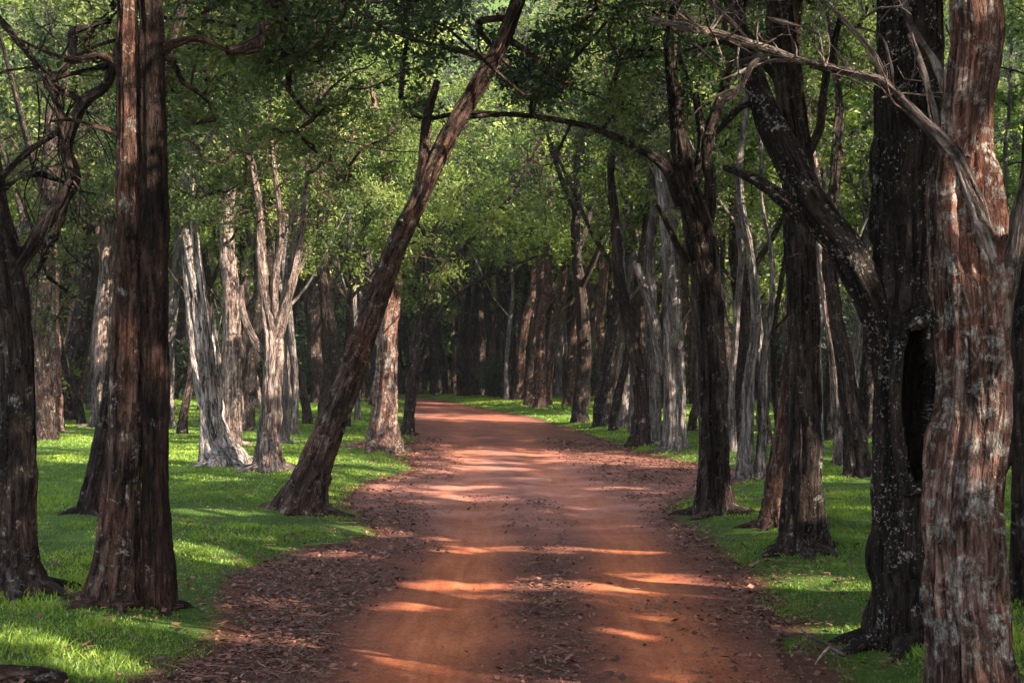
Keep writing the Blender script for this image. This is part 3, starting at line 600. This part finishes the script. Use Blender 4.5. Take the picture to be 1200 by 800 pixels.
# hollow in the black tree: a deep cavity coloured near black, with a swollen lip, and a burl above it
Yh = hr.location[1]
def blob(name, mat, parent, c, rad, seed, amp=0.2, nu=28, nv=18, dent=None):
    th = np.linspace(0, 2*math.pi, nu, endpoint=False); ph = np.linspace(0.02, math.pi-0.02, nv)
    T_, P_ = np.meshgrid(th, ph); d = np.stack([np.sin(P_)*np.cos(T_), np.sin(P_)*np.sin(T_), np.cos(P_)], -1)
    r_ = 1+amp*fbm(d[..., 0]*2, d[..., 1]*2, d[..., 2]*2, seed)
    V = np.asarray(c)+d*r_[..., None]*np.asarray(rad)
    i = np.arange(nu*nv).reshape(nv, nu); j = np.roll(i, -1, 1)
    F = np.stack([i[:-1], i[1:], j[1:], j[:-1]], -1).reshape(-1, 4)
    return mesh_obj(name, V.reshape(-1, 3), [F], [mat], parent, attrs={'bark_co': (V*1.0).reshape(-1, 3)})
bf = Buf(); s_ = Yh/FPX; ry_ = 0.40*76*s_
for pl, w in (([(1060,372),(1052,420),(1050,480),(1054,540),(1064,578)], 13), ([(1060,372),(1078,362),(1094,385),(1098,440),(1099,500),(1090,560),(1064,578)], 15)):
    P = [at(p[0], p[1], Yh-0.50*76*s_*math.cos((p[0]-1063)/42.)) for p in pl]; tube(bf, P, [w*s_*0.5]*len(P), step=.04, seg=14, flute=.3, knots=.3, seed=77)
bf.build('hollow_lip', B['black'], hr)
tk = [c for c in hr.children if c.name.startswith('trunk')][0]; me = tk.data; nv = len(me.vertices); co = np.zeros(nv*3, np.float32); me.vertices.foreach_get('co', co); co = co.reshape(-1, 3)
px_ = CX+FPX*co[:, 0]/co[:, 1]; py_ = CY-FPX*(co[:, 2]-CAMZ)/co[:, 1]
e_ = ((px_-1077-4*np.sin(py_/40))/(19*(1+.12*np.sin(py_/17))))**2+((py_-474)/100)**2; front = co[:, 1] < Yh
in_ = np.clip(1-e_, 0, 1)*front; co[:, 1] += 0.36*np.sqrt(in_)*sstep(0, .25, in_)
me.vertices.foreach_set('co', co.ravel()); at_ = me.attributes.new('hollow_dark', 'FLOAT', 'POINT'); at_.data.foreach_set('value', sstep(0.0, 0.2, in_).astype(np.float32)); me.update()
blob('burl', B['black'], hr, at(1068, 378, Yh-0.46*76*s_), (19*s_, 11*s_, 9*s_), 6, .35)

# ------------------------------------------------------------------ repeats: the wood behind, unseen trees added to shade it
rng = np.random.default_rng(5)
def proto(seed, mat, leaf, h, r0, cr_r, n, leafL, nleaf, cr, cb, loc=None):
    root = empty('woodland_tree', (0, 0, 0) if loc is None else loc); root['local'] = 1
    O = None if loc is None else np.array(loc)
    r_ = np.random.default_rng(seed); P = [np.array([0, 0, -0.4])]; d = np.array([r_.normal()*0.1, r_.normal()*0.1, 1]); R = [r0*1.35]; zz = 0
    P.append(np.array([0, 0, 0.35])); R.append(r0*1.02)
    while P[-1][2] < h:
        d = d*0.8+np.array([r_.normal()*0.07, r_.normal()*0.07, 0.3]); d /= np.linalg.norm(d); P.append(P[-1]+d*1.1); R.append(max(0.03, r0*(1-0.8*P[-1][2]/h)))
    bf = Buf(); Q, _ = tube(bf, P, R, step=.16, seg=18, flute=.25, knots=.2, seed=seed, flare=.3)
    nodes = [q for q in Q[::5] if q[2] > cb]
    for k in range(3):                              # main limbs
        b0 = Q[int(len(Q)*r_.uniform(0.25, 0.55))]; a_ = r_.uniform(0, 6.28); e = np.array([math.cos(a_), math.sin(a_), 1.5])
        L_ = r_.uniform(2, 3.4); pl = [b0, b0+e*0.3*L_*np.array([1, 1, .8]), b0+e*0.62*L_, b0+e*0.9*L_+np.array([0, 0, .3])]
        Q2, _ = tube(bf, pl, [r0*.42, r0*.34, r0*.24, r0*.1], step=.2, seg=10, flute=.2, seed=seed+k+3); nodes += [q for q in Q2[3::4]]
    bf.build('trunk', B[mat], root)
    c = np.array([P[-1][0]*.6, P[-1][1]*.6, (h+cb)/2+0.4]); cl = ell(r_, c, (cr_r, cr_r, (h-cb)/2+.6), n)
    crown_mesh('crown', root, nodes, list(cl), leafL, leafL*.5, nleaf, cr, seed, LEAF[leaf], B['dark'], cull=False, gate=False, seg=4, twig=.009, off=O)
    return root
def dup(root, loc, rz, s):
    r_ = root.copy(); sc.collection.objects.link(r_); r_.location = loc; r_.rotation_euler = (0, 0, rz); r_.scale = (s, s, s)
    for ch in root.children:
        c_ = ch.copy(); sc.collection.objects.link(c_); c_.parent = r_
    return r_
protos = [proto(101, 'dark', 'mid', 15, .27, 3.2, 110, .17, 66, .60, 6), proto(102, 'brown', 'light', 14, .22, 3.0, 110, .17, 66, .60, 5.5), proto(103, 'dark', 'deep', 16, .32, 3.5, 100, .17, 80, .6, 6.2),
          proto(104, 'grey', 'mid', 14, .20, 2.9, 100, .17, 66, .60, 5.6), proto(105, 'pink', 'light', 13, .18, 2.8, 80, .17, 75, .5, 5.2), proto(106, 'black', 'mid', 15, .25, 3.1, 110, .17, 66, .60, 5.8),
          proto(107, 'grey', 'light', 13, .11, 2.3, 60, .17, 70, .55, 6.0), proto(108, 'dark', 'light', 13, .12, 2.4, 60, .17, 70, .55, 6.0)]
used = set()
placed = []
heads = [tuple(o.location[:2]) for o in bpy.data.objects if o.name.startswith('tree') and o.parent is None]
tries = 0
KINDL = ['dark trunked tree', 'brown trunked tree', 'thick dark tree', 'grey trunked tree', 'pale slender tree', 'nearly black tree', 'thin grey pole-like tree', 'thin dark pole-like tree']
def zone(x, y):
    if y < 45: return 'beyond the grass left of the road' if x < XC(y) else 'behind the stout trunks right of the road'
    if y < 66: return 'left of the road bend' if x < XC(y) else 'across the verge from the road bend'
    return 'in the deep dark past the road end'
def put(k, x, y, s, lab, grp):
    z = float(gz(x, y)); rz = rng.uniform(0, 6.28)
    dx_ = x-1
    if dx_ > 3 and 44-.70*dx_-3 < y < 60-.70*dx_ and dx_ < 24: s *= .74      # lower growth there lets the sun reach the crowns at the bend
    elif 1.5 < x < 14 and 26 < y < 43: s *= .92
    elif -7 < x < 5 and 44 < y < 62: s *= 1.1
    if k in used: o = dup(protos[k], (x, y, z), rz, s)
    else:
        o = protos[k]; used.add(k); o.location = (x, y, z); o.rotation_euler = (0, 0, rz); o.scale = (s, s, s)
    tag(o, lab, 'tree', grp)
for i_, (px, py) in enumerate([(405,500),(419,494),(383,506),(345,508),(288,504),(214,508),(196,500),(150,500),(95,498),(30,500),(470,482),(481,477),(497,469.5),(513,469),(527,468.5),(540,470),(552,473),(566,475),(578,478),(592,480),
        (603,486),(614,486),(628,488),(641,491),(655,492),(667,497),(679,495),(694,502),(706,499),(719,504),(731,500),(741,506),(812,505),(858,528),(868,518),(897,520),(912,512),(960,530),(973,515),(1000,520),(1018,512),(1032,520),(1005,505),(890,505)]):
    p_ = ground_pt(px, py)
    if rdist(p_[0], p_[1]) < .6: continue
    k = [7,6,0,6,5,7,3,6,7,6,0,7][i_ % 12]; placed.append((p_[0], p_[1]))
    put(k, p_[0], p_[1], rng.uniform(.8, 1.1), KINDL[k]+' '+zone(p_[0], p_[1]), 'trees of the wood '+zone(p_[0], p_[1]))
while len(placed) < 292 and tries < 60000:
    tries += 1
    y = 22+74*rng.uniform()**0.75; x = rng.uniform(-0.43*y-3, 0.43*y+6)
    if y > 50 and rng.uniform() < .4: x = rng.uniform(-.12*y, .2*y)
    if rdist(x, y) < (1.2 if y > 40 else 2.0): continue
    px = CX+FPX*x/y
    if y < 34 and 330 < px < 850: continue
    if y < 31 and px < 340: continue
    md = 1.1 if y > 45 else 1.7
    if any((x-a_)**2+(y-b_)**2 < md*md for a_, b_ in placed+heads): continue
    placed.append((x, y)); k = int(rng.choice(8, p=[.19, .10, .13, .06, .04, .16, .12, .20]))
    sc_ = rng.uniform(.75, 1.2)
    if -5 < x < 5 and 40 < y < 58 and k not in (4,): k = 1
    put(k, x, y, sc_, KINDL[k]+' '+zone(x, y), 'trees of the wood '+zone(x, y))
# unseen trees added around the viewer to throw shade over road and verge
SH = [(5.2,-2),(8.3,2.2),(6.2,7.4),(9.2,8.5),(13.2,0.5),(13.0,6),(9,-3.5),(17,4),(13.5,11),(12.8,15.5),(17.5,9.5),(5.0,-7),(10,-9),(14.5,-4.5),(-4.5,2),(-5,-4),(18,15),(17.5,20),(21,12),(15.5,25),(19.5,28),(-7.5,7),(0,-9),(19,-1),(22,6),(7.2,-5.2),(11.5,-6.5),(10.6,-1.0),(16,-8)]
for i_, (x, y) in enumerate(SH):
    m_, lf_ = [('dark','mid'),('brown','deep'),('red','mid')][i_ % 3]
    o = proto(300+i_, m_, lf_, [12.5,14,13][i_ % 3], .27, 4.1, 175, .16, 120, .62, 4.8, loc=(x, y, float(gz(x, y))))
    tag(o, ['dark','brown','reddish'][i_ % 3]+' unseen tree added beside the viewer whose crown shades the road', 'tree', 'trees that shade the road near the viewer')
# deep wood closing the view
def mass(name, n, ybox, xbox, zmax, leafL, seed, mat, label):
    r_ = np.random.default_rng(seed); nc = n//60
    c = np.stack([r_.uniform(*xbox, nc), r_.uniform(*ybox, nc), zmax*r_.uniform(0, 1, nc)**0.9], -1); c[:, 2] += prof(c[:, 1])
    c = c[rdist(c[:, 0], c[:, 1]) > 1.0]
    P = (c[:, None, :]+r_.normal(size=(len(c), 60, 3))*np.array([1.3, 1.3, .9])).reshape(-1, 3); T_ = np.repeat(r_.uniform(0, 1, len(c)), 60)
    V = leaf_quads(P, leafL, leafL*.6, r_)
    o = mesh_obj(name, V, [np.arange(len(V)).reshape(-1, 4)], [mat], attrs={'tint': np.repeat(T_, 4)}, smooth=False); tag(o, label, 'wood', kind='stuff')
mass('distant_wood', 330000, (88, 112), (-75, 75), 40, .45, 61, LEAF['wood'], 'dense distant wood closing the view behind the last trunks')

# ------------------------------------------------------------------ grass, litter
def grass(n, seed):
    r_ = np.random.default_rng(seed); u = r_.uniform(0, 1, n); p = 0.45; a0, a1 = 4.5**p, 78**p
    y = (a0+u*(a1-a0))**(1/p); x = r_.uniform(-1, 1, n)*(0.44*y+2.5)
    cl = r_.uniform(0, 1, n) < 0.35                       # gather a third of the blades in tufts
    q = 0.35+0.02*y; cx_ = (np.floor(x/q)+h3(np.floor(x/q), np.floor(y/q), np.zeros(n), 5))*q; cy_ = (np.floor(y/q)+h3(np.floor(x/q), np.floor(y/q), np.zeros(n), 6))*q
    x = np.where(cl, cx_+r_.normal(size=n)*0.05*(1+y*.03), x); y = np.where(cl, cy_+r_.normal(size=n)*0.05*(1+y*.03), y)
    d = rdist(x, y); k = (d > 0.06+0.30*fbm(x*2.2, y*1.2, 0, 41)) & (y > 4)
    bare = fbm(x*0.9, y*0.6, 0, 43); k &= ~((bare < -0.42) & (r_.uniform(0, 1, n) < 0.8)); k &= ~((d < 0.5) & (r_.uniform(0, 1, n) < 0.35))
    for (a_, b_) in heads:
        k &= ~((((x-a_)**2+(y-b_)**2) < 0.55**2) & (r_.uniform(0, 1, n) < .55))
    k &= ~((fbm(x*2.1, y*1.6, 0, 46) < -.22) & (r_.uniform(0, 1, n) < 0.6))
    x, y, d, cl = x[k], y[k], d[k], cl[k]; n = len(x); z = gz(x, y)-0.01
    h = (0.012+0.019*r_.uniform(0, 1, n)+0.03*np.clip(fbm(x*0.8, y*0.8, 0, 42), -1, 1))*(1+0.5*cl)*(1+0.012*y)*(0.6+0.4*sstep(0, .7, d))
    for (a_, b_) in heads:
        m = ((x-a_)**2+(y-b_)**2) < 0.75**2; h[m] *= 1.35
    w = (0.0034+0.0006*y)*r_.uniform(.7, 1.3, n); th = r_.uniform(0, 6.283, n); la = r_.normal(size=(n, 2))*0.55
    dx, dy = np.cos(th)*w, np.sin(th)*w
    V = np.stack([np.stack([x-dx, y-dy, z], -1), np.stack([x+dx, y+dy, z], -1), np.stack([x+la[:, 0]*h, y+la[:, 1]*h, z+h], -1)], 1).reshape(-1, 3)
    t = np.clip(0.5+0.55*fbm(x*0.55, y*0.35, 0, 44)+0.2*noise(x*3, y*3, 0, 45), 0, 1)
    o = mesh_obj('grass', V, [np.arange(3*n).reshape(-1, 3)], [GRASS], attrs={'tint': np.repeat(t, 3)}, smooth=False)
    tag(o, 'short green grass covering the woodland floor on both verges', 'grass', kind='stuff')
grass(1500000, 7)
def leaflitter(n, seed):
    r_ = np.random.default_rng(seed); y = (4.5**.4+r_.uniform(0, 1, n)*(34**.4-4.5**.4))**2.5; x = r_.uniform(XL(y)-2.5, XR(y)+2.5)
    d = rdist(x, y); l = np.where(d < 0, litter(x, y), 0.45*np.exp(-np.maximum(d, 0)/0.35)+.035); lump = 0.4+0.6*sstep(-.2, .4, fbm(x*2, y*1.2, 0, 51))
    k = r_.uniform(0, 1, n) < l*lump; x, y = x[k], y[k]; n = len(x); z = gz(x, y)+0.012+r_.uniform(0, .012, n)+.02*sstep(.1, .6, d[k])
    L = (0.004+0.008*r_.uniform(0, 1, n)**2+0.022*r_.uniform(0, 1, n)**9)*(1+.03*y); th = r_.uniform(0, 6.283, n); a = np.stack([np.cos(th), np.sin(th), r_.normal(size=n)*.25], -1)*L[:, None]
    b_ = np.stack([-np.sin(th), np.cos(th), r_.normal(size=n)*.45], -1)*L[:, None]*.5; c = np.stack([x, y, z], -1)
    V = np.stack([c-a, c+b_, c+a, c-b_], 1).reshape(-1, 3); T_ = np.repeat(r_.uniform(0, 1, n), 4)
    # twigs: thin three-sided sticks among the leaves
    m = 3800; q = r_.integers(0, n, m); c = c[q]+np.array([0, 0, .008]); l_ = (0.02+.10*r_.uniform(0, 1, m)**3)[:, None]; t_ = r_.uniform(0, 6.283, m)
    a = np.stack([np.cos(t_), np.sin(t_), r_.normal(size=m)*.06], -1)*l_; w = (.0016+.004*r_.uniform(0, 1, m)**3)[:, None]
    u1 = np.stack([-np.sin(t_), np.cos(t_), np.zeros(m)], -1)*w; u2 = np.tile([[0, 0, 1.0]], (m, 1))*w
    W = np.stack([c-a-u1, c-a+u2, c-a+u1, c+a-u1*.6, c+a+u2*.6, c+a+u1*.6], 1).reshape(-1, 3); b0 = (np.arange(m)*6)[:, None]+4*n
    Fw = np.concatenate([b0+np.array([[0, 1, 4, 3]]), b0+np.array([[1, 2, 5, 4]]), b0+np.array([[2, 0, 3, 5]])])
    o = mesh_obj('leaf_litter', np.vstack([V, W]), [np.vstack([np.arange(4*n).reshape(-1, 4), Fw])], [LITTER], attrs={'tint': np.concatenate([T_, np.repeat(r_.uniform(.3, 1, m), 6)])}, smooth=False)
    tag(o, 'dark dry leaves and bark scraps scattered over the red dirt', 'leaf litter', kind='stuff')
leaflitter(650000, 8)

# ------------------------------------------------------------------ small things
def lying(name, label, cat, pts, mat, seg=20, fl=.2, seed=3):
    P = [ground_pt(p[0], p[1]) for p in pts]; R = [p[2]*.5*P[i][1]/FPX for i, p in enumerate(pts)]
    P = [p+np.array([0, 0, r_*.8+(pt[3] if len(pt) > 3 else 0)]) for p, r_, pt in zip(P, R, pts)]; bf = Buf(); tube(bf, P, R, step=.03, seg=seg, flute=fl, seed=seed)
    o = bf.build(name, B[mat], None); tag(o, label, cat); return o
lying('fallen_log', 'brown weathered log lying in the grass at the bottom left corner', 'log', [(-90,806,22),(-20,803,24),(40,802,22),(76,803,17)], 'brown', seg=30)
st = empty('fallen_branch', ground_pt(955, 768)); tag(st, 'small forked dead stick lying on the grass near the red barked tree', 'stick')
for pl in ([(938,748,3,.02),(955,762,4,.02),(975,774,5,.03),(990,779,4,.01)], [(972,773,4,.03),(962,782,3,.02),(955,790,2,.01)]):
    bf = Buf(); P = [ground_pt(p[0], p[1])+np.array([0, 0, p[3]+.05]) for p in pl]; tube(bf, P, [p[2]*.5*p_[1]/FPX for p, p_ in zip(pl, P)], step=.03, seg=8, seed=4); bf.build('twig', B['pink'], st)
# fern on the twin stems
r_ = np.random.default_rng(3); fc = at(180, 478, 10.45-.22); V = []; Fq = []; 
for k in range(26):
    a_ = r_.uniform(0, 6.283); L_ = r_.uniform(.10, .24); e = np.array([math.cos(a_), -abs(math.sin(a_))*.8-.1, r_.uniform(-.2, .7)]); sd = np.cross(e, [0, 0, 1]); sd /= np.linalg.norm(sd)+1e-6
    for j in range(9):
        t = (j+1)/9; c = fc+e*L_*t+np.array([0, 0, -.16*t*t*L_/.2]); w = .030*(1-t*.8)
        for s_g in (-1, 1):
            V += [c, c+sd*s_g*w+e*.008, c+sd*s_g*w*1.2+e*.016-np.array([0, 0, .006]), c+e*.012]; Fq.append([len(V)-4, len(V)-3, len(V)-2, len(V)-1])
o = mesh_obj('fern', np.array(V), [np.array(Fq)], [LEAF['deep']], attrs={'tint': np.full(len(V), .5)}, smooth=False); tag(o, 'small dark fern growing in the cleft of the twin-stemmed tree', 'fern')
# shrubs
def shrub(seed, leaf, h, w, n=26, nleaf=110, leafL=.10):
    root = empty('shrub', (0, 0, 0)); root['local'] = 1; r_ = np.random.default_rng(seed); bf = Buf(); nodes = []
    for k in range(5):
        a_ = r_.uniform(0, 6.28); pl = [np.array([0, 0, -.1]), np.array([math.cos(a_)*.12*w, math.sin(a_)*.12*w, h*.3]), np.array([math.cos(a_)*.3*w, math.sin(a_)*.3*w, h*.62])]
        Q, _ = tube(bf, pl, [.03, .022, .012], step=.12, seg=7, seed=seed+k); nodes += [q for q in Q[2::2]]
    bf.build('stem', B['dark'], root); cl = ell(r_, (0, 0, h*.55), (w*.5, w*.5, h*.45), n)
    crown_mesh('foliage', root, nodes, list(cl), leafL, leafL*.5, nleaf, .24*h/1.6, seed, LEAF[leaf], B['dark'], cull=False, gate=False, seg=4); return root
sp = [shrub(501, 'olive', 2.6, 2.2), shrub(502, 'wood', 1.6, 1.8), shrub(503, 'mid', 2.2, 2.4)]
su = set()
def put_shrub(k, x, y, s, lab, grp):
    l = (x, y, float(gz(x, y))); rz = rng.uniform(0, 6.28)
    if k in su: o = dup(sp[k], l, rz, s)
    else: o = sp[k]; su.add(k); o.location = l; o.rotation_euler = (0, 0, rz); o.scale = (s, s, s)
    tag(o, lab, 'shrub', grp)
for px, py, s_, k, lab in [(10,505,1.3,0,'tall olive shrub at the left edge behind the dark trunk'),(30,495,1.5,2,'green shrub farther back near the left edge of the picture')]:
    p = ground_pt(px, py); put_shrub(k, p[0], p[1], s_, lab, None)
t_ = 0; c_ = 0
while c_ < 60 and t_ < 4000:
    t_ += 1; y = rng.uniform(58, 96); x = rng.uniform(-.43*y, .43*y)
    if rdist(x, y) < 3: continue
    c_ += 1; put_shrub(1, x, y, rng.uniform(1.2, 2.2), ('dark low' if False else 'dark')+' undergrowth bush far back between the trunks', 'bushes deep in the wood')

# ------------------------------------------------------------------ faint woodland haze
hz = bpy.data.materials.new('woodland_haze'); hz.use_nodes = True; nt = hz.node_tree; nt.nodes.clear()
vo = nt.nodes.new('ShaderNodeVolumePrincipled'); ou = nt.nodes.new('ShaderNodeOutputMaterial'); nt.links.new(vo.outputs[0], ou.inputs['Volume'])
vo.inputs['Density'].default_value = 0.00035; vo.inputs['Color'].default_value = (0.95, 0.96, 0.94, 1); vo.inputs['Anisotropy'].default_value = 0.3
x0, x1, y0, y1, z0, z1 = -225, 225, -70, 330, -2, 95
V = np.array([(x, y, z) for z in (z0, z1) for y in (y0, y1) for x in (x0, x1)], float)
F = np.array([(0, 2, 3, 1), (4, 5, 7, 6), (0, 1, 5, 4), (2, 6, 7, 3), (0, 4, 6, 2), (1, 3, 7, 5)])
h_ = mesh_obj('haze', V, [F], [hz], smooth=False); tag(h_, 'faint pale haze hanging under the trees', 'haze', kind='stuff')
